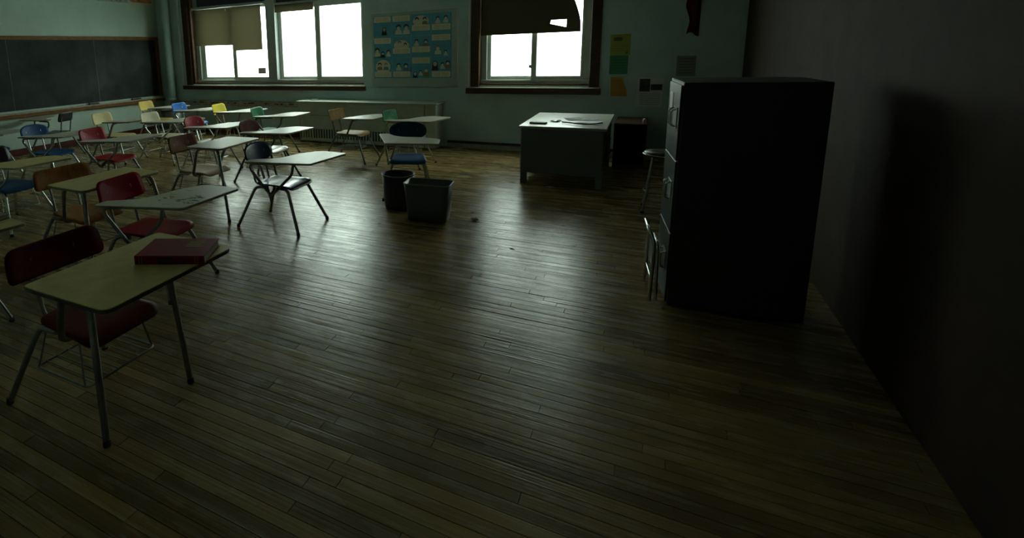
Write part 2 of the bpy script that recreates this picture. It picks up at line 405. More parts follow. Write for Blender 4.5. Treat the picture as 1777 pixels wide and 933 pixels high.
# ------------------------------------------------------------------ window shades
def cloth(ol, y, wob=.012):
    T = lambda x, z, t: (x, y+wob*math.sin(x*5.1+z*2)+t, z)
    return T
def grid_shade(x0, x1, zf, zt, y, nx=24, nz=10, hole=None, xr=None, th=.002):
    """hanging cloth; zf(x) lower edge, optional right edge xr(z)"""
    bm = bmesh.new(); vv = []
    for j in range(nz+1):
        rowv = []
        for i in range(nx+1):
            u = i/nx; v = j/nz
            xx = x0+(x1-x0)*u; zb = zf(xx); z = zb+(zt-zb)*v
            if xr: xx = x0+(xr(z)-x0)*u
            yy = y+.006*math.sin(xx*6+z)+.004*math.sin(z*9)
            rowv.append(bm.verts.new((xx, yy, z)))
        vv.append(rowv)
    for j in range(nz):
        for i in range(nx): bm.faces.new((vv[j][i], vv[j][i+1], vv[j+1][i+1], vv[j+1][i]))
    return bm
def cut_quad(bm, q):
    """cut a convex quad hole (x,z) from the cloth"""
    n = len(q)
    for k in range(n):
        a = q[k]; b = q[(k+1) % n]; no = Vector((b[1]-a[1], 0, -(b[0]-a[0])))
        bmesh.ops.bisect_plane(bm, geom=bm.verts[:]+bm.edges[:]+bm.faces[:], plane_co=(a[0], 0, a[1]), plane_no=no)
    def inside(c):
        s = [(q[(k+1) % n][0]-q[k][0])*(c.z-q[k][1])-(q[(k+1) % n][1]-q[k][1])*(c.x-q[k][0]) for k in range(n)]
        return all(x > 0 for x in s) or all(x < 0 for x in s)
    fs = [f for f in bm.faces if inside(f.calc_center_median())]
    bmesh.ops.delete(bm, geom=fs, context='FACES')
def bm_obj(bm, name, m, parent, th=.002):
    bmesh.ops.solidify(bm, geom=bm.faces[:], thickness=th)
    me = bpy.data.meshes.new(name); bm.to_mesh(me); bm.free(); me.materials.append(m); return place(name, me, parent)
t = thing('roller_shade', 'olive roller shade with a stepped lower edge in the wide window', 'window shade', (-8.0, YF+.02, 2.73))
t.location = (0, 0, 0)
bm = grid_shade(-8.96, -7.845, lambda x: 1.945-.01*(x+8.96), 2.73, YF-.005); bm_obj(bm, 'cloth', SHADE, t)
bm = grid_shade(-7.845, -7.06, lambda x: 1.815, 2.73, YF-.005); bm_obj(bm, 'cloth', SHADE, t)
MB().tube([(-9.0, YF-.0, 2.76), (-6.99, YF-.0, 2.76)], .026, 12).build('roller', ALUD, t)
kk = MB(); kk.box(-8.005, -7.985, YF-.035, YF-.027, 2.66, 2.70, .003); kk.build('pull_hook', WHITEP, t)
t = thing('roller_shade', 'short olive roller shade rolled almost up beside the wide mullion', 'window shade')
bm = grid_shade(-6.735, -5.80, lambda x: 2.545, 2.70, YF+.045, 12, 3); bm_obj(bm, 'cloth', SHADE, t)
MB().tube([(-6.737, YF+.045, 2.715), (-5.77, YF+.045, 2.715)], .022, 12).build('roller', ALUD, t)
t = thing('roller_shade', 'torn olive roller shade with a ragged hole above the metal desk', 'window shade')
bm = grid_shade(-2.49, -.95, lambda x: 1.905+.012*math.sin((x+2.5)*2), 2.98, YF+.03, 30, 24,
                xr=lambda z: -.955-.02*max(0, z-1.9)-.42*max(0, z-2.02)**1.5)
cut_quad(bm, [(-1.40, 2.045), (-1.165, 1.985), (-1.160, 2.10), (-1.385, 2.10)]); bm_obj(bm, 'cloth', SHADE, t)
MB().tube([(-2.495, YF+.03, 3.0), (-.81, YF+.03, 3.0)], .024, 12).build('roller', ALUD, t)
MB().box(-2.485, -.965, YF+.018, YF+.026, 1.905, 1.925, .002).build('hem_slat', SHADE, t)

# ------------------------------------------------------------------ chalkboard wall
t = thing('chalkboard', 'long dark slate chalkboard in a brown wooden frame on the left wall', 'chalkboard', (XL, 6.4, .8))
def cb(name, x0, x1, y0, y1, z0, z1, mt, b=.004, par=t):
    o = B(x0, x1, y0-6.4, y1-6.4, z0-.8, z1-.8, b).build(name, mt, par); return o
YS = [3.2, 5.50, 7.27, 8.86]
for i in range(3): cb('slate_panel', .004, .022, YS[i]+.003, YS[i+1]-.003, .84, 2.13, SLATE, .002)
for i in (1, 2): cb('panel_seam', .004, .0225, YS[i]-.003, YS[i]+.003, .84, 2.13, CHALK, 0)
cb('frame_rail', .002, .045, 3.1, 8.95, 2.125, 2.195, FRAMEW)
cb('frame_stile', .002, .045, 8.86, 8.95, .83, 2.124, FRAMEW)
cb('frame_stile', .002, .045, 3.1, 3.2, .83, 2.124, FRAMEW)
cb('chalk_tray', .0, .115, 3.1, 8.97, .775, .80, mat('dusty_tray', (.30, .27, .20), .6, var=.3, scale=10))
cb('tray_apron', .0, .095, 3.1, 8.97, .71, .774, FRAMEW)
for i, (ya, yb, lab, mt) in enumerate(((6.97, 7.2, 'dark felt chalk eraser on the tray below the slate seam', BLACK), (8.03, 8.28, 'chalk eraser with a pale back near the right end of the tray', BLACK))):
    e = thing('chalk_eraser', lab, 'eraser', (XL+.06, (ya+yb)/2, .80))
    h = (yb-ya)/2; B(-.025, .025, -h, h, .0008, .025, .004).build('felt_pad', mt, e)
    B(-.02, .02, -h+.01, h-.01, .025, .038, .004).build('back', CHALK if i else GREYM, e)
for k, yy in enumerate((6.85, 5.9, 8.55)):
    c = MB().tube([(XL+.06, yy, .805), (XL+.065, yy+.06, .805)], .005, 8).build('chalk_stick', WHITEP)
    tag(c, ['white chalk stick beside the dark felt eraser', 'white chalk stick on the left stretch of the tray', 'white chalk stick at the right end of the tray'][k], 'chalk')
# wall pictures high on the left wall
def sheet(name, label, cat, ax, a0, a1, z0, z1, mt, at_, th=.003, tilt=0.):
    """thin paper on the far wall (ax x) or the left wall (ax y); returns parent plate"""
    if ax == 'x': o = B(a0, a1, at_-th, at_, z0, z1).build(name, mt)
    else: o = B(at_, at_+th, a0, a1, z0, z1).build(name, mt)
    return tag(o, label, cat)
p = sheet('wall_picture', 'black and white drawing high above the chalkboard', 'picture', 'y', 7.46, 8.24, 2.93, 3.35, mat('pale_drawing_paper', (.30, .31, .29), .7), XL+.001)
for k in range(16):
    yy = 7.5+k*.045; zz = 2.94+random.random()*.1
    MB().tube([(XL+.006, yy, zz), (XL+.006, yy+.03, zz+.08), (XL+.006, yy+.01, zz+.2), (XL+.006, yy+.05, 3.3)], .007, 5).build('ink_stroke', BLACK, p)
p = sheet('wall_picture', 'orange picture with a cream border high in the corner', 'picture', 'y', 8.27, 8.92, 2.905, 3.35, CREAM, XL+.001)
B(XL+.004, XL+.006, 8.30, 8.89, 2.955, 3.32).build('print', mat('orange_print', (.42, .15, .05), .6, var=.5, scale=6), p)
MB().lathe([(0, 0), (.03, 0), (.03, .01), (0, .01)], 12).build('dot', BLACK, p).location = (XL+.006, 8.52, 3.0)

# ------------------------------------------------------------------ corner pipe and wall run
t = thing('corner_pipe', 'pale vertical heating pipe in the corner by the chalkboard', 'pipe', (-9.72, 8.87, 0)); t.location = (0, 0, 0)
MB().tube([(-9.72, 8.88, 3.74), (-9.72, 8.88, .74)], .085, 18).build('pipe', WALLF, t)
MB().lathe([(.0, 0), (.105, 0), (.11, .03), (.105, .06), (.0, .06)], 20, (-9.72, 8.88)).build('collar', WALLF, t).location = (0, 0, .72)
MB().tube([(-9.72, 8.88, .72), (-9.72, 8.88, .0)], .05, 12).build('riser', RADM, t)
t = thing('wall_pipe_chase', 'peeling rust-stained ledge along the wall under the wide window', 'pipe cover'); 
B(-9.58, -5.99, 8.90, 8.998, .63, .735, .012).build('ledge', RUST, t)
random.seed(3)
for k in range(13):
    xx = -9.3+k*.25+random.uniform(-.1, .1)
    ww = random.uniform(.03, .12); hh = random.uniform(.008, .02)
    ol = [(xx+math.cos(a)*ww*random.uniform(.6, 1), .69+random.uniform(-.012, .012)+math.sin(a)*hh) for a in [2*PI*i/10 for i in range(10)]]
    MB().prism(ol, 8.895, 8.899, lambda x, z, y: (x, y, z)).build('rust_patch', RUSTB, t)

# ------------------------------------------------------------------ radiator cabinet
t = thing('radiator_cabinet', 'pale metal radiator cabinet with bottom grille under the poster board', 'radiator', (-4.5, 8.8, 0))
def rb(name, x0, x1, y0, y1, z0, z1, mt=RADM, b=.006, par=None): return B(x0+4.5, x1+4.5, y0-8.8, y1-8.8, z0, z1, b).build(name, mt, par or t)
rb('top_panel', -5.98, -3.10, 8.56, 8.995, .775, .80)
rb('upper_front', -5.93, -3.34, 8.60, 8.62, .53, .774)
rb('lower_front', -5.93, -3.34, 8.60, 8.62, .26, .524)
rb('side_panel', -5.96, -5.94, 8.60, 8.99, 0, .774)
rb('end_box', -3.33, -3.13, 8.60, 8.99, .02, .774)
rb('back_panel', -5.93, -3.34, 8.93, 8.985, .02, .77, BLACK)
rb('bottom_rail', -5.93, -3.34, 8.60, 8.62, .02, .085)
for k in range(44):
    xx = -5.90+k*.0585; rb('grille_bar', xx, xx+.030, 8.602, 8.618, .088, .257, RADM, .002)
MB().lathe([(0, 0), (.09, 0), (.10, .012), (.06, .02), (0, .02)], 20).build('vent_cap', DSTEEL, t).location = (-5.72+4.5, .02, .801)

# ------------------------------------------------------------------ poster board
t = thing('notice_board', 'white pin board holding the blue comic poster between the windows', 'notice board', (-3.68, YF, 1.05))
B(-.83, .80, -.018, -.0012, 0, 1.33, .003).build('board', mat('board_white', (.33, .40, .37), .6, var=.06, scale=8), t)
B(-.83, .80, -.024, -.0012, 1.33, 1.345, .003).build('top_strip', WHITEP, t)
B(.80, .815, -.024, -.0012, 0, 1.345, .003).build('side_strip', WHITEP, t)
pt = thing('comic_poster', 'blue poster of twelve cartoon panels pinned to the white board', 'poster', (-3.725, YF-.019, 1.21))
PB = mat('poster_blue', (.075, .30, .42), .55, var=.1, scale=8); PC = mat('poster_caption', (.62, .60, .42), .6); PT = mat('caption_text', (.50, .38, .22), .6)
SK = mat('poster_cream', (.58, .56, .40), .6); HK = BLACK
def disc(x, z, rx, rz, y, n=14):
    return [(x+rx*math.cos(2*PI*k/n), z+rz*math.sin(2*PI*k/n)) for k in range(n)]
FT = lambda x, z, y: (x, y, z)
cw, ch = .3725, .373
# (caption at top?, caption z fraction, figures) row 0 = top
caps = [[.70, .70, .22, .22], [.68, .18, .22, .74], [.06, .06, .70, .05]]
def cap_ol(x, z, rx, rz, a0=-.15, a1=1.15, n=12):
    """hair: upper part of an ellipse with a wavy lower edge"""
    o = [(x+rx*math.cos(PI*(a0+(a1-a0)*k/n)), z+rz*math.sin(PI*(a0+(a1-a0)*k/n))) for k in range(n+1)]
    return o+[(x-rx*.45, z+rz*.12), (x+rx*.1, z+rz*.35), (x+rx*.5, z+rz*.1)]
def person(x, z, h, hair=1, long=False, body=0):
    """list of (outline, colour index) for a small printed figure; h = head radius"""
    res = []
    if long: res.append(([(x-h*1.5, z-h*2.6), (x-h*1.25, z+h*.4), (x-h*.6, z+h*1.35), (x+h*.6, z+h*1.35), (x+h*1.25, z+h*.4), (x+h*1.5, z-h*2.6)], 1))
    res.append(([(x-h*1.7, z-h*3.0), (x-h*1.4, z-h*1.4), (x-h*.5, z-h*.9), (x+h*.5, z-h*.9), (x+h*1.4, z-h*1.4), (x+h*1.7, z-h*3.0)], 1 if long else body))
    res.append((disc(x, z, h*.92, h*1.08, 0), 0))
    if hair and not long: res.append((cap_ol(x, z+h*.1, h*1.22, h*1.2), 1))
    if not hair: res.append((cap_ol(x, z+h*.2, h*1.0, h*1.0), 3))
    res.append((disc(x-h*.3, z-h*.05, h*.10, h*.14, 0, 6), 1)); res.append((disc(x+h*.3, z-h*.05, h*.10, h*.14, 0, 6), 1))
    return res
figs = {(0, 0): [(.60, .34, .085, 1, True, 0)], (0, 1): [(.36, .42, .11, 1, False, 0), (.76, .42, .11, 1, False, 0)],
        (0, 2): [(.30, .74, .085, 1, False, 0), (.70, .74, .08, 1, False, 3)], (0, 3): [(.34, .74, .075, 1, False, 0), (.72, .76, .075, 1, False, 0)],
        (1, 0): [(.20, .36, .10, 1, False, 0), (.50, .22, .07, 1, False, 1), (.80, .28, .075, 1, False, 0)], (1, 1): [(.40, .68, .10, 0, False, 0), (.70, .60, .07, 1, False, 0)],
        (1, 2): [(.28, .74, .075, 1, False, 0), (.74, .72, .08, 1, False, 3)], (1, 3): [(.34, .40, .10, 0, False, 0), (.72, .22, .06, 1, False, 0)],
        (2, 0): [(.32, .66, .085, 1, False, 3), (.66, .66, .085, 0, False, 2)], (2, 1): [(.34, .62, .085, 1, False, 0), (.72, .60, .09, 1, False, 2)],
        (2, 2): [(.20, .20, .075, 1, True, 0), (.48, .30, .06, 1, False, 0), (.76, .38, .10, 0, False, 3)], (2, 3): [(.20, .66, .10, 1, True, 0), (.56, .64, .07, 1, False, 0), (.82, .70, .085, 1, False, 3)]}
BL2 = mat('poster_print_blue', (.10, .20, .24), .6); OR2 = mat('poster_print_brown', (.25, .15, .07), .6)
for r in range(3):
    for c in range(4):
        X0 = -.745+c*cw; Z0 = (2-r)*ch
        pan = B(X0+.003, X0+cw-.003, -.003, 0, Z0+.003, Z0+ch-.003).build('cartoon_panel', PB, pt)
        cz = Z0+caps[r][c]*ch
        B(X0+.018, X0+cw-.018, -.0062, -.003, cz, cz+.100).build('caption_box', PC, pan)
        tx = MB()
        for q in range(4):
            zz = cz+.016+q*.018
            tx.box(X0+.05, X0+cw*.5-.012, -.0068, -.0062, zz, zz+.008); tx.box(X0+cw*.5+.006, X0+cw-.05, -.0068, -.0062, zz, zz+.008)
        tx.build('caption_text', PT, pan)
        if (r, c) in ((2, 0), (1, 1), (0, 2)):
            MB().prism(disc(X0+.5*cw, Z0+.56*ch if r else Z0+.66*ch, .40*cw, (.34 if r == 2 else .26)*ch, 0, 18), -.0036, -.003, FT).build('speech_cloud', SK, pan)
        for k, (fx, fz, h, hair, lg, bd) in enumerate(figs[(r, c)]):
            for q, (ol, ci) in enumerate(person(X0+fx*cw, Z0+fz*ch, h*cw, hair, lg, bd)):
                ol = [(min(max(u, X0+.006), X0+cw-.006), max(v, Z0+.006)) for u, v in ol]
                MB().prism(ol, -.0042-.0003*q-.0001*k, -.003, FT).build('cartoon_figure', [SK, HK, BL2, OR2][ci], pan)
for k, (px, pz) in enumerate(((-.73, 1.08), (.73, 1.08), (-.73, .02), (.73, .02))):
    MB().lathe([(0, 0), (.008, 0), (.007, .006), (0, .008)], 8).build('push_pin', BLACK, pt).matrix_local = Matrix.Translation((px, -.0075, pz)) @ Matrix.Rotation(PI/2, 4, 'X')

# ------------------------------------------------------------------ papers on the right of the far wall
YP = YF-.001
def lines(par, x0, x1, zs, y, mt, h=.008):
    m = MB()
    for z in zs: m.box(x0, x1, y-.0006, y, z, z+h)
    m.build('printed_lines', mt, par)
PK = mat('faded_print', (.09, .10, .05), .7)
p = sheet('wall_notice', 'yellow notice with dark heading pinned right of the torn-shade window', 'notice', 'x', -.53, -.265, 1.535, 1.84, mat('yellow_paper', (.30, .32, .045), .7, var=.06, scale=12), YP)
B(-.49, -.38, YP-.004, YP-.003, 1.745, 1.795).build('heading', PK, p); lines(p, -.51, -.29, [1.69, 1.66, 1.63, 1.60], YP-.003, mat('faint_print', (.20, .22, .035), .7), .006)
B(-.32, -.295, YP-.004, YP-.003, 1.555, 1.585).build('logo_mark', PK, p)
p = sheet('wall_notice', 'green notice hanging below the yellow one', 'notice', 'x', -.53, -.285, 1.255, 1.532, mat('green_paper', (.045, .20, .085), .7, var=.06, scale=12), YP)
lines(p, -.49, -.32, [1.46, 1.42, 1.38, 1.34], YP-.003, mat('green_print', (.03, .13, .06), .7), .01)
ol = [(-.505, 1.215), (-.335, 1.205), (-.325, 1.13), (-.28, 1.02), (-.275, .925), (-.49, .925)]
p = tag(MB().prism(ol, YP-.003, YP, FT).build('torn_paper', mat('orange_paper', (.46, .23, .015), .7, var=.1, scale=12)), 'torn orange paper below the green notice', 'paper')
MB().prism([(-.50, 1.165), (-.335, 1.165), (-.335, 1.158), (-.50, 1.158)], YP-.004, YP-.003, FT).build('fold_line', OR2, p)
ol = [(-.138, 1.205), (.195, 1.190), (.178, .765), (-.155, .785)]
p = tag(MB().prism(ol, YP-.004, YP, FT).build('wall_calendar', mat('calendar_paper', (.56, .58, .54), .6, var=.05, scale=9)), 'white calendar sheet with two dark photographs beside the file cabinet', 'calendar')
for xa, xb, za, zb in ((-.115, .02, 1.0, 1.185), (.03, .175, 1.02, 1.105)): B(xa, xb, YP-.006, YP-.004, za, zb).build('photograph', mat('dark_photo', (.035, .032, .035), .4, var=.8, scale=18), p)
lines(p, -.11, .15, [.96, .93, .90, .87, .84, .81], YP-.004, mat('grey_print', (.20, .23, .22), .7), .007)
p = sheet('wall_sheet', 'pale printed sheet behind the top of the file cabinet', 'paper', 'x', .33, .56, 1.22, 1.505, mat('sheet_paper', (.22, .25, .22), .7), YP)
lines(p, .36, .53, [1.26, 1.30, 1.34, 1.38, 1.42, 1.46], YP-.003, mat('sheet_print', (.13, .13, .10), .7), .012)
# red cloth hanging at the right edge
bm = bmesh.new(); vv = []
for j in range(13):
    z = 2.5-.70*j/12; rowv = []
    for i in range(9):
        u = i/8; x = .385+.18*u+.02*math.sin(j*.9)*(1-u); rowv.append(bm.verts.new((x+.05*(j/12)*(1-u), YF-.03-.02*math.sin(u*9+j*.3), z+.03*math.sin(u*5))))
    vv.append(rowv)
for j in range(12):
    for i in range(8): bm.faces.new((vv[j][i], vv[j][i+1], vv[j+1][i+1], vv[j+1][i]))
o = bm_obj(bm, 'hanging_cloth', mat('dark_red_cloth', (.16, .012, .012), .8, var=.2, scale=9), None, .004); tag(o, 'dark red cloth hanging on the wall above the file cabinet', 'cloth')

# ------------------------------------------------------------------ school desks
CACHE = {}
def part(key, name, m, fn, parent):
    k = (key, m.name)
    if k not in CACHE: CACHE[k] = fn().mesh(name, m)
    return place(name, CACHE[k], parent)
def seat_m():
    ol = rpoly([(-.20, -.19), (.25, -.225), (.25, .225), (-.20, .19)], [.09, .07, .07, .09], 6)
    def T(x, y, t):
        z = .438+.9*max(0, -x-.08)**2*1.2 - 1.2*max(0, x-.14)**2*2.4 + .32*y*y - .004
        return (x, y, z+t)
    return MB().shell(ol, T, .014, 6)
def back_m(kind):
    w, h = {'oval': (.23, .105), 'rect': (.235, .100), 'wide': (.27, .088), 'small': (.19, .088)}[kind]
    if kind == 'oval': ol = [(w*math.copysign(abs(math.cos(a))**.8, math.cos(a)), h*math.copysign(abs(math.sin(a))**.8, math.sin(a))) for a in [2*PI*i/36 for i in range(36)]]
    else: ol = rpoly([(-w, -h*.9), (w, -h*.9), (w*.94, h), (-w*.94, h)], [.05, .05, .06, .06], 6)
    def T(y, z, t): return (-.30+.75*y*y-.22*z+t, y, .725+z)
    return MB().shell(ol, T, .014, 5)
PAD = rpoly([(-.18, -.355), (.50, -.24), (.585, .34), (.27, .375), (.13, .20), (.06, -.12), (-.185, -.235)], [.03, .03, .03, .06, .22, .20, .03], 6)
REC = rpoly([(.11, -.36), (.57, -.36), (.57, .36), (.11, .36)], [.03, .05, .05, .03], 6)
PAD2 = rpoly([(0, -.32), (.50, -.26), (.585, .34), (.30, .37), (.15, .20), (.01, -.17)], [.03, .03, .03, .06, .2, .05], 6)
REC2 = rpoly([(.09, -.38), (.63, -.38), (.63, .375), (.09, .375)], [.03, .05, .075, .03], 6)
def top_m(ol, z, th): return lambda: MB().prism(ol, z-th, z, None, .002)
def band_m(ol, z, th):
    def f():
        n = len(ol); sg = MB.sgn(ol); o2 = []
        for i in range(n):
            a = Vector(ol[i-1]); c = Vector(ol[(i+1) % n]); tt = c-a; nn = Vector((tt.y, -tt.x)).normalized()*sg*.0025
            o2.append((ol[i][0]+nn.x, ol[i][1]+nn.y))
        m = MB(); vs = [(x, y, z-th+.003) for x, y in o2]+[(x, y, z-.003) for x, y in o2]+[(x, y, z-th+.003) for x, y in ol]+[(x, y, z-.003) for x, y in ol]
        fs = []
        for i in range(n):
            j = (i+1) % n; fs += [(i, j, n+j, n+i), (2*n+j, 2*n+i, 3*n+i, 3*n+j), (n+i, n+j, 3*n+j, 3*n+i), (j, i, 2*n+i, 2*n+j)]
        return m.add(vs, fs)
    return f
R = .0155
def leg_m(sx, sy, rect=False):
    fx = .36 if sx > 0 else -.36
    def f(): return MB().tube([(.0+.06*sx, .17*sy, .412), (.19*sx, .175*sy, .412), (fx, .28*sy, .012)], R, 8, .05)
    return f
def glide_m(sx, sy):
    fx = .36 if sx > 0 else -.36
    def f():
        m = MB().lathe([(0, 0), (.017, 0), (.018, .008), (.015, .03), (0, .03)], 10, (fx, .28*sy)); return m
    return f
def frame_m():
    m = MB(); m.tube([(.10, -.175, .412), (.10, .175, .412)], .010, 6, 0); m.tube([(-.11, -.175, .412), (-.11, .175, .412)], .010, 6, 0)
    m.box(-.14, .14, -.09, -.05, .408, .422); m.box(-.14, .14, .05, .09, .408, .422); return m
def post_m(sy):
    return lambda: MB().tube([(-.08, .11*sy, .412), (-.235, .115*sy, .425), (-.285, .12*sy, .68), (-.295, .12*sy, .74)], .011, 8, .05)
def vsup_m():
    m = MB(); m.tube([(.10, -.20, .672), (-.15, -.285, .672), (-.16, -.285, .62), (.02, -.235, .365), (.05, -.23, .365), (.24, -.16, .56), (.25, -.15, .672), (.40, .02, .672)], .0145, 8, .045)
    m.tube([(.03, -.235, .372), (.03, -.15, .412)], .011, 6, 0); return m
def arch_m():
    m = MB()
    m.tube([(.30, .0, .672), (.16, -.14, .672), (.12, -.20, .66), (.02, -.235, .40), (.02, -.15, .400)], .016, 8, .05)
    return m
def rack_m():
    m = MB(); z = .20; m.tube([(-.22, -.20, z), (.18, -.20, z), (.18, .20, z), (-.22, .20, z)], .006, 6, .03, closed=True)
    for k in range(6): yy = -.15+k*.06; m.tube([(-.22, yy, z+.004), (.18, yy, z+.004)], .004, 5, 0)
    for sx, sy in ((-.2, -.2), (.16, -.2), (.16, .2), (-.2, .2)): m.tube([(sx, sy, z), (sx*.7, sy*.85, .41)], .005, 5, 0)
    return m
def rect_leg_m(sy):
    return lambda: MB().tube([(.26, .20*sy, .737), (.50, .31*sy, .737), (.65, .40*sy, .012)], .0165, 8, .06)
def rect_glide_m(sy):
    return lambda: MB().lathe([(0, 0), (.018, 0), (.019, .008), (.016, .03), (0, .03)], 10, (.65, .40*sy))
def rect_sup_m(sy):
    return lambda: MB().tube([(.46, .24*sy, .737), (.22, .26*sy, .737), (.16, .255*sy, .70), (.05, .22*sy, .412), (.05, .10*sy, .412)], .0165, 8, .06)
GRP = 'student desk chairs with attached tops'
NAMES = 'tablet_arm_desk'
def desk(label, loc, rot, seatc, backc, bkind='rect', top='pad', lam=LAM, frame=CHROME, rack=True, sup='v', edge=EDGE, dz=0., tall=0.):
    t = thing(NAMES, label, 'school desk', (loc[0], loc[1], 0), math.radians(rot), GRP)
    part('seat', 'seat', SC[seatc], seat_m, t)
    part('back'+bkind, 'backrest', SC[backc], lambda: back_m(bkind), t)
    for sx, sy in ((-1, -1), (1, -1), (1, 1), (-1, 1)):
        if top != 'pad' and sx > 0: continue
        lg = part(f'leg{sx}{sy}', 'leg', frame, leg_m(sx, sy), t); part(f'gl{sx}{sy}', 'glide', RUBBER, glide_m(sx, sy), lg)
    part('frame', 'seat_frame', frame, frame_m, t)
    for sy in (-1, 1): part(f'post{sy}', 'back_post', frame, post_m(sy), t)
    if top == 'pad':
        ol = PAD if sup == 'v' else PAD2
        tp = part('pad'+sup, 'writing_tablet', lam, top_m(ol, .705, .020), t); part('padband'+sup, 'edge_band', edge, band_m(ol, .705, .020), tp)
        part(sup, 'tablet_support', frame, vsup_m if sup == 'v' else arch_m, t)
    else:
        ol = REC if top == 'rect' else REC2
        tp = part(top, 'writing_top', lam, top_m(ol, .77, .022), t); part(top+'band', 'edge_band', edge, band_m(ol, .77, .022), tp)
        if top == 'rect2':
            for sy in (-1, 1):
                lg = part(f'r2l{sy}', 'leg', frame, (lambda q: lambda: MB().tube([(.18, .14*q, .737), (.30, .22*q, .737), (.36, .26*q, .012)], .0165, 8, .06))(sy), t)
                part(f'r2g{sy}', 'glide', RUBBER, (lambda q: lambda: MB().lathe([(0, 0), (.018, 0), (.019, .008), (.016, .03), (0, .03)], 10, (.36, .26*q)))(sy), lg)
                part(f'rs{sy}', 'top_support', frame, rect_sup_m(sy), t)
        else:
          for sy in (-1, 1):
            lg = part(f'rl{sy}', 'leg', frame, rect_leg_m(sy), t); part(f'rg{sy}', 'glide', RUBBER, rect_glide_m(sy), lg)
            part(f'rs{sy}', 'top_support', frame, rect_sup_m(sy), t)
    if rack: part('rack', 'book_rack', frame, rack_m, t)
    return t
d1 = desk('desk with yellowed top carrying the red book and a dark brown-red back', (-2.40, 1.55), 1, 'darkred', 'darkred', 'wide', 'rect2', LAMY, DSTEEL, edge=EDGED)
d2 = desk('red seat desk with blue scribbles on its white writing tablet', (-3.25, 2.65), 8, 'red', 'red', 'rect', 'pad', LAMW, DSTEEL, rack=False)
desk('desk with orange plywood seat and yellowed rectangular top', (-4.15, 2.71), -1, 'orange', 'orange', 'wide', 'rect', LAMY, DSTEEL)
desk('desk with brown plywood back, worn pink seat and pale rectangular top', (-4.42, 4.39), 4, 'pink', 'brown', 'rect', 'rect', LAM, DSTEEL)
desk('blue seat desk standing alone in front of the waste baskets', (-3.20, 4.25), 2, 'glossblue', 'navy', 'oval', 'pad', LAM, DSTEEL, rack=False)
desk('desk with oval red back and shiny pale seat behind the lone blue one', (-4.54, 5.73), 4, 'grey', 'darkred', 'oval', 'pad', LAM, GSTEEL)
desk('desk with bright oval red back in the middle of the rows', (-5.73, 5.88), 6, 'grey', 'red', 'oval', 'pad', LAM, CHROME)
desk('desk with off-white plastic seat and back', (-6.97, 6.13), 10, 'white', 'white', 'rect', 'pad', LAM, CHROME)
desk('desk with red seat and square red back left of the brown plywood one', (-6.15, 4.48), 12, 'red', 'red', 'rect', 'pad', LAM, DSTEEL, rack=False)
desk('desk with pale yellow wooden back near the chalkboard', (-7.86, 5.88), 12, 'paleyellow', 'paleyellow', 'rect', 'pad', LAM, DSTEEL, sup='arch')
desk('desk with mustard back in the far left corner', (-8.98, 7.76), 12, 'mustard', 'mustard', 'rect', 'pad', LAM, DSTEEL, sup='arch')
desk('desk with bright blue back in the row nearest the wide window', (-7.82, 7.58), 10, 'brightblue', 'brightblue', 'rect', 'pad', LAM, CHROME)
desk('desk with bright yellow back in the row nearest the wide window', (-6.77, 7.58), 11, 'yellow', 'yellow', 'rect', 'pad', LAM, CREAM and BSTEEL)
desk('desk with green back under the wide window, left of the radiator', (-5.58, 7.24), 12, 'green', 'green', 'rect', 'pad', LAM, GSTEEL)
dk = desk('black-backed desk turned the other way against the chalkboard wall', (-9.38, 5.72), -162, 'black', 'black', 'small', 'pad', LAM, GSTEEL, rack=False)
dk.scale = (1, -1, 1)
desk('blue seat desk with oval blue back and chrome bars below the chalkboard', (-7.42, 4.44), 10, 'blue', 'blue', 'oval', 'pad', LAM, CHROME, rack=False)
desk('blue seat desk cut by the left edge of the picture, under the chalkboard', (-8.66, 4.20), 6, 'blue', 'black', 'oval', 'pad', LAM, CHROME, rack=False)
desk('blue seat desk with square black back, behind the orange plywood one at the left edge', (-5.85, 3.0), 6, 'blue', 'black', 'rect', 'pad', LAMY, CHROME)
d19 = desk('yellowed tablet desk with a grey book, at the left edge', (-4.0, 1.47), 2, 'blue', 'navy', 'rect', 'pad', LAMY, CHROME)
desk('tan plywood desk in front of the radiator cabinet', (-4.10, 7.37), 2, 'tan', 'tan', 'wide', 'pad', LAM, GSTEEL, sup='arch')
desk('desk with green back and pale frame in front of the right end of the radiator', (-3.15, 7.35), -4, 'green', 'green', 'rect', 'pad', LAM, BSTEEL)
desk('blue seat desk with large oval back turned toward the waste baskets', (-2.475, 5.83), -68, 'blue', 'navy', 'oval', 'pad', LAM, BSTEEL, rack=False)

# scribbles on the white tablet
INK = mat('blue_ink', (.09, .10, .16), .6)
random.seed(11)
sc_ = MB()
for k in range(26):
    x = random.uniform(.16, .46); y = random.gauss(-.02, .08); a = random.uniform(-.5, .5); L = random.uniform(.02, .07)
    p = [(x+L*q/4*math.cos(a)+random.gauss(0, .004), y+L*q/4*math.sin(a)+random.gauss(0, .008)) for q in range(5)]
    sc_.tube([(u, v, .7052) for u, v in p], .0011+.0012*random.random(), 5, 0)
sc_.build('ink_scribble', INK, d2)

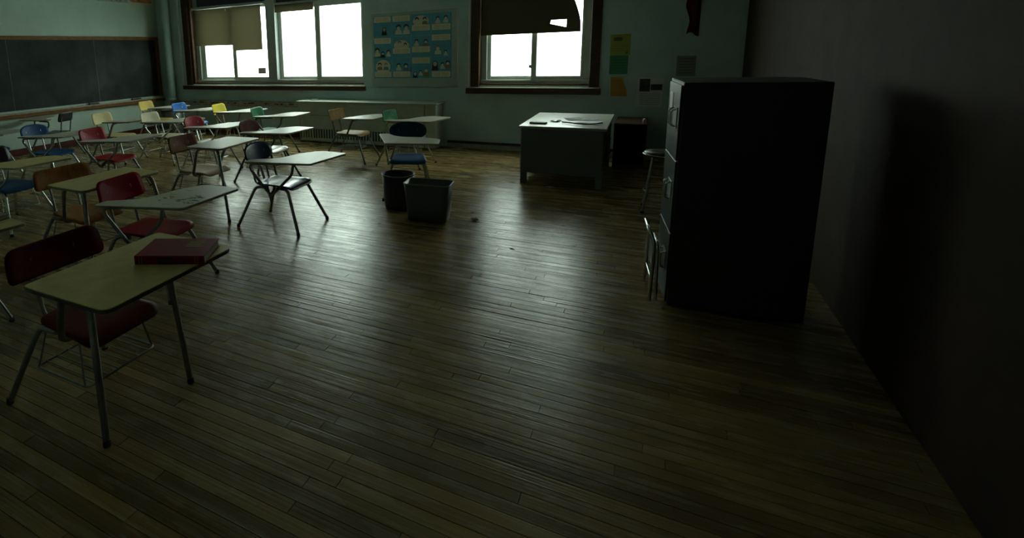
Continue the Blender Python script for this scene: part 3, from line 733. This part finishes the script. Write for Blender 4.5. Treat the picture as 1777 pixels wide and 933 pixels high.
# ------------------------------------------------------------------ books
def book(label, loc, rot, w, d, h, cover, lettering):
    t = thing('hardcover_book', label, 'book', loc, math.radians(rot))
    B(0, w, 0, d, 0, .004, .001).build('cover_board', cover, t); B(0, w, 0, d, h-.004, h, .001).build('cover_board', cover, t)
    B(0, w, -.001, .004, .0, h, .001).build('spine', cover, t)
    B(.006, w-.006, .004, d-.006, .004, h-.004).build('page_block', mat('book_pages', (.42, .38, .26), .8, var=.15, scale=3, stretch=(1, 1, 60)), t)
    if lettering:
        g = mat('gold_stamp', (.30, .17, .05), .4, .4); k = mat('spine_label_black', (.015, .012, .012), .5)
        B(w*.33, w*.55, -.002, -.001, .006, h-.006).build('spine_label', k, t)
        for q in (.06, .10, .86, .90): B(w*q, w*q+.004, -.002, -.001, .004, h-.004).build('spine_band', g, t)
        for q in range(4): B(w*.60, w*.60+.085-.012*(q % 2), d*.52+q*.02, d*.52+q*.02+.009, h, h+.0006).build('cover_title', g, t)
    return t
REDB = mat('red_book_cloth', (.19, .006, .020), .55, spec=.1, var=.1, scale=30, bump=.1)
book('thick red hardcover book lying on the yellowed foreground top', (-2.045, 1.55, .7705), 25.5, .335, .235, .042, REDB, True)
book('grey hardcover book on the tablet at the left edge', (-3.85, 1.62, .7055), 10, .25, .18, .03, mat('grey_book_cloth', (.07, .075, .07), .6, var=.1, scale=30), False)

# ------------------------------------------------------------------ metal teacher desk and things on it
t = thing('teacher_desk', 'grey metal desk with pale top below the torn-shade window', 'desk', (-.89, 7.55, 0))
B(-.50, .50, -.735, .735, .705, .735, .005).build('desk_top', mat('pale_desk_linoleum', (.52, .52, .47), .30, var=.06, scale=9), t)
B(-.502, .502, -.737, .737, .712, .729, .002).build('top_trim', ALUD, t)
B(-.47, .47, -.71, -.69, .14, .704, .004).build('end_panel', GREYM, t)
B(-.47, .47, .69, .71, .14, .704, .004).build('end_panel', GREYM, t)
B(-.48, -.46, -.689, .689, .14, .704, .004).build('modesty_panel', GREYM, t)
for k, (ya, yb) in enumerate(((-.66, -.22), (.22, .66))):
    pd = B(-.455, .44, ya, yb, .13, .703, .004).build('drawer_pedestal', GREYM, t)
    for q in range(3):
        dr = B(.441, .462, ya+.01, yb-.01, .14+q*.19, .14+q*.19+.18, .004).build('drawer', GREYM, t)
        MB().tube([(.463, (ya+yb)/2-.06, .24+q*.19), (.485, (ya+yb)/2-.05, .24+q*.19), (.485, (ya+yb)/2+.05, .24+q*.19), (.463, (ya+yb)/2+.06, .24+q*.19)], .005, 6, .01).build('handle', CHROME, dr)
for sx in (-.47, .40):
    for sy in (-.71, .64): B(sx, sx+.07, sy, sy+.07, 0, .139, .004).build('leg', GREYM, t)
o = B(0, .2, 0, .09, 0, .022, .004).build('notepad', mat('brown_cardboard', (.17, .10, .055), .6, var=.15, scale=20)); o.location = (-1.30, 7.03, .7355); o.rotation_euler = (0, 0, -.08)
tag(o, 'small brown notepad at the left of the metal desk top', 'notepad')
PAP = mat('white_paper', (.60, .62, .60), .55)
def paper(label, x, y, a, w=.216, d=.28, z=.7358, m=PAP, sag=.006):
    mb = MB(); vs = []; fs = []
    for j in range(7):
        for i in range(7):
            u = i/6-.5; v = j/6-.5; vs.append((u*w, v*d, .0008+sag*(math.sin(u*3+v*2)**2)))
    for j in range(6):
        for i in range(6): k = j*7+i; fs.append((k, k+1, k+8, k+7))
    mb.add(vs, fs, True); n = len(vs); mb.add([(a_, b_, c_-.0006) for a_, b_, c_ in vs], [f[::-1] for f in fs], True)
    o = mb.build('paper_sheet', m); o.location = (x, y, z); o.rotation_euler = (0, 0, math.radians(a)); return tag(o, label, 'paper')
paper('glossy white sheet at the middle of the metal desk top', -.83, 7.62, 20, m=mat('glossy_paper', (.78, .80, .78), .12))
paper('white sheet near the right edge of the metal desk top', -.60, 7.35, -35, z=.7361)
paper('small crumpled white scrap left of the papers on the metal desk', -1.02, 7.32, 50, .12, .10, z=.7361, sag=.02, m=mat('glossy_paper', (.66, .68, .66), .2))
paper('bluish sheet behind the dark strap on the metal desk', -.64, 7.60, 8, .20, .12, z=.7375, m=mat('bluish_paper', (.24, .30, .36), .5))
MB().tube([(-.93, 7.20, .749), (-.82, 7.10, .757), (-.75, 7.04, .757), (-.66, 7.06, .749), (-.55, 7.10, .749), (-.47, 7.24, .749)], .009, 8, .05).build('dark_strap', BLACK)
tag(bpy.data.objects['dark_strap'], 'dark strap curled across the front of the papers on the metal desk', 'strap')
# dark low bookcase between desk and cabinet
t = thing('low_bookcase', 'dark low bookcase in the shade right of the metal desk', 'bookcase', (-.18, 8.55, 0))
B(-.20, .20, -.40, .40, .60, .625, .004).build('top', DWOOD, t); B(-.20, -.18, -.39, .39, 0, .599, .003).build('side', DWOOD, t); B(.18, .20, -.39, .39, 0, .599, .003).build('side', DWOOD, t)
B(-.179, .179, .37, .39, 0, .599).build('back', DWOOD, t)
for z in (.03, .31): B(-.179, .179, -.38, .369, z, z+.02).build('shelf', DWOOD, t)
o = MB().lathe([(0, 0), (.018, 0), (.02, .05), (.012, .07), (0, .07)], 12).build('chalk_cup', WHITEP); o.location = (-.02, 8.22, .6255); tag(o, 'tiny white cup on the dark low bookcase', 'cup')

# ------------------------------------------------------------------ waste baskets
t = thing('waste_basket', 'round black waste basket behind the grey one', 'waste basket', (-2.345, 5.245, 0), 0, 'waste baskets on the floor')
BK = mat('black_bin_plastic', (.014, .015, .014), .5, var=.1, scale=9); GB = mat('grey_bin_plastic', (.055, .062, .052), .42, var=.1, scale=9)
MB().lathe([(.0, .004), (.145, .004), (.150, .02), (.178, .375), (.174, .375), (.146, .024), (.0, .02)], 40).build('body', BK, t)
MB().tube([(.181*math.cos(a), .181*math.sin(a), .377) for a in [2*PI*k/40 for k in range(40)]], .007, 6, 0, closed=True).build('rim', GB, t)
t = thing('waste_basket', 'grey rectangular waste basket in front of the round black one', 'waste basket', (-1.885, 4.97, 0), math.radians(6), 'waste baskets on the floor')
def rring(w, d, r): return rpoly([(-w, -d), (w, -d), (w, d), (-w, d)], r, 6)
mb = MB(); prof = [(.0, .003), (.195, .003), (.20, .015), (.232, .385), (.228, .385), (.195, .02), (.0, .018)]
rr_ = []
for k, (a, z) in enumerate(prof):
    if a == 0: rr_.append([(p[0]*.001, p[1]*.001, z) for p in rring(.2, .12, .05)])
    else: rr_.append([(p[0], p[1], z) for p in rring(a, a*.60, .055)])
n = len(rr_[0]); vs = [p for l in rr_ for p in l]; fs = [(i*n+k, i*n+(k+1) % n, (i+1)*n+(k+1) % n, (i+1)*n+k) for i in range(len(rr_)-1) for k in range(n)]
mb.add(vs, fs, True).build('body', GB, t)
MB().tube([(p[0], p[1], .387) for p in rring(.234, .141, .06)], .007, 6, 0, closed=True).build('rim', mat('rim_highlight', (.22, .23, .20), .35), t)  # rim lighter than the body: edge highlight put into its colour

# ------------------------------------------------------------------ file cabinet and the things beside it
t = thing('file_cabinet', 'tall dark metal file cabinet with rectangular chrome pulls', 'file cabinet', (.175, 3.80, 0), math.radians(5.7))
CB = mat('cabinet_enamel_shaded', (.014, .016, .014), .5, var=.1, scale=6); CBF = mat('cabinet_front_enamel', (.030, .036, .032), .45, spec=.25, var=.1, scale=6)  # body darker than the drawer fronts: shade on its near side put into colour
B(.012, .72, 0, .48, .03, 1.47, .006).build('body', CB, t); B(.04, .70, .02, .46, 0, .029).build('plinth', BLACK, t)
for k in range(3):
    z = .05+k*.47
    dr = B(.0, .0115, .012, .468, z, z+.462, .003).build('drawer', CBF, t)
    fz = z+.20
    MB().tube([(-.004, .10, fz), (-.030, .10, fz+.01), (-.030, .10, fz+.10), (-.004, .10, fz+.11)], .006, 6, .01).build('handle', CHROME, dr)
    MB().tube([(-.004, .19, fz), (-.030, .19, fz+.01), (-.030, .19, fz+.10), (-.004, .19, fz+.11)], .006, 6, .01).build('handle', CHROME, dr)
    B(-.004, -.0005, .08, .21, fz-.01, fz+.12, .001).build('pull_plate', ALUD, dr)
    if k == 2:
        cd = B(-.003, -.0004, .28, .40, fz+.09, fz+.20, .0008).build('drawer_card', WHITEP, dr)
MB().lathe([(0, 0), (.014, 0), (.012, .012), (0, .014)], 12).build('lock', CHROME, t).rotation_euler = (0, -PI/2, 0)
t.children[-1].location = (-.0005, .24, 1.43)
# folded chrome chair leaning on the cabinet front
t = thing('folded_chair', 'folded chrome tube chair leaning on the file cabinet drawers', 'chair', (.10, 3.86, 0), math.radians(5.7))
MB().tube([(-.01, .01, .012), (.0, .02, .42), (-.035, .05, .50), (-.035, .30, .50), (.0, .33, .42), (-.01, .34, .012)], .012, 8, .05).build('frame', CHROME, t)
MB().tube([(.03, .04, .012), (.022, .06, .40), (.022, .29, .40), (.03, .31, .012)], .011, 8, .04).build('rear_frame', CHROME, t)
MB().box(.0, .012, .06, .29, .22, .38, .004).build('seat', BLACK, t)
MB().tube([(-.005, .03, .16), (-.005, .32, .16)], .008, 8).build('stretcher', CHROME, t)
# dark stool beyond the cabinet
t = thing('metal_stool', 'dark stool with chrome rim in the shade behind the file cabinet', 'stool', (.17, 6.15, 0))
MB().lathe([(0, .585), (.165, .585), (.175, .60), (.165, .622), (.10, .63), (0, .632)], 28).build('seat', BLACK, t)
MB().tube([(.178*math.cos(a), .178*math.sin(a), .602) for a in [2*PI*k/28 for k in range(28)]], .006, 6, 0, closed=True).build('seat_rim', CHROME, t)
for sx, sy in ((-1, -1), (1, -1), (1, 1), (-1, 1)):
    MB().tube([(.08*sx, .08*sy, .584), (.15*sx, .15*sy, .012)], .012, 8, 0).build('leg', DSTEEL, t)
    MB().lathe([(0, 0), (.016, 0), (.015, .03), (0, .03)], 10, (.15*sx, .15*sy)).build('foot', RUBBER, t)
MB().tube([(.155*math.cos(a), .155*math.sin(a), .22) for a in [2*PI*k/24 for k in range(24)]], .007, 6, 0, closed=True).build('foot_ring', DSTEEL, t)
# dark bin in the far left corner
t = thing('waste_bin', 'dark grey bin under the desks in the far left corner', 'waste bin', (-9.15, 8.30, 0))
MB().lathe([(0, .004), (.20, .004), (.205, .02), (.235, .58), (.23, .58), (.20, .024), (0, .02)], 32).build('body', GB, t)
MB().tube([(.236*math.cos(a), .236*math.sin(a), .582) for a in [2*PI*k/32 for k in range(32)]], .008, 6, 0, closed=True).build('rim', BK, t)

# ------------------------------------------------------------------ litter on the floor
def scrap(name, label, x, y, r, m, h=.02, seed=0):
    rd = random.Random(seed); bm = bmesh.new(); bmesh.ops.create_icosphere(bm, subdivisions=2, radius=1)
    for v in bm.verts: v.co = Vector((v.co.x*r*rd.uniform(.7, 1.2), v.co.y*r*.5*rd.uniform(.7, 1.2), h*(.55+.5*v.co.z*rd.uniform(.6, 1.1))))
    mz = min(v.co.z for v in bm.verts)
    for v in bm.verts: v.co.z -= mz
    me = bpy.data.meshes.new(name); bm.to_mesh(me); bm.free(); me.materials.append(m)
    o = place(name, me, None, (x, y, .001)); return tag(o, label, 'litter')
scrap('crumpled_wrapper', 'crumpled pale wrapper on the floor right of the waste baskets', -1.45, 5.11, .045, mat('wrapper', (.40, .38, .34), .5, var=.6, scale=20), .03, 1)
scrap('paper_scrap', 'flat pale paper scrap under the metal desk front', -.98, 6.74, .06, PAP, .006, 2)
scrap('dirt_crumb', 'dark crumb on the bright floor below the torn-shade window', -.944, 4.48, .022, BLACK, .006, 3)
scrap('dirt_crumb', 'dark crumb on the floor left of the waste baskets', -2.278, 4.62, .02, BLACK, .006, 4)
scrap('dirt_crumb', 'dark crumb at the left foot of the metal desk', -1.43, 6.80, .02, BLACK, .008, 5)
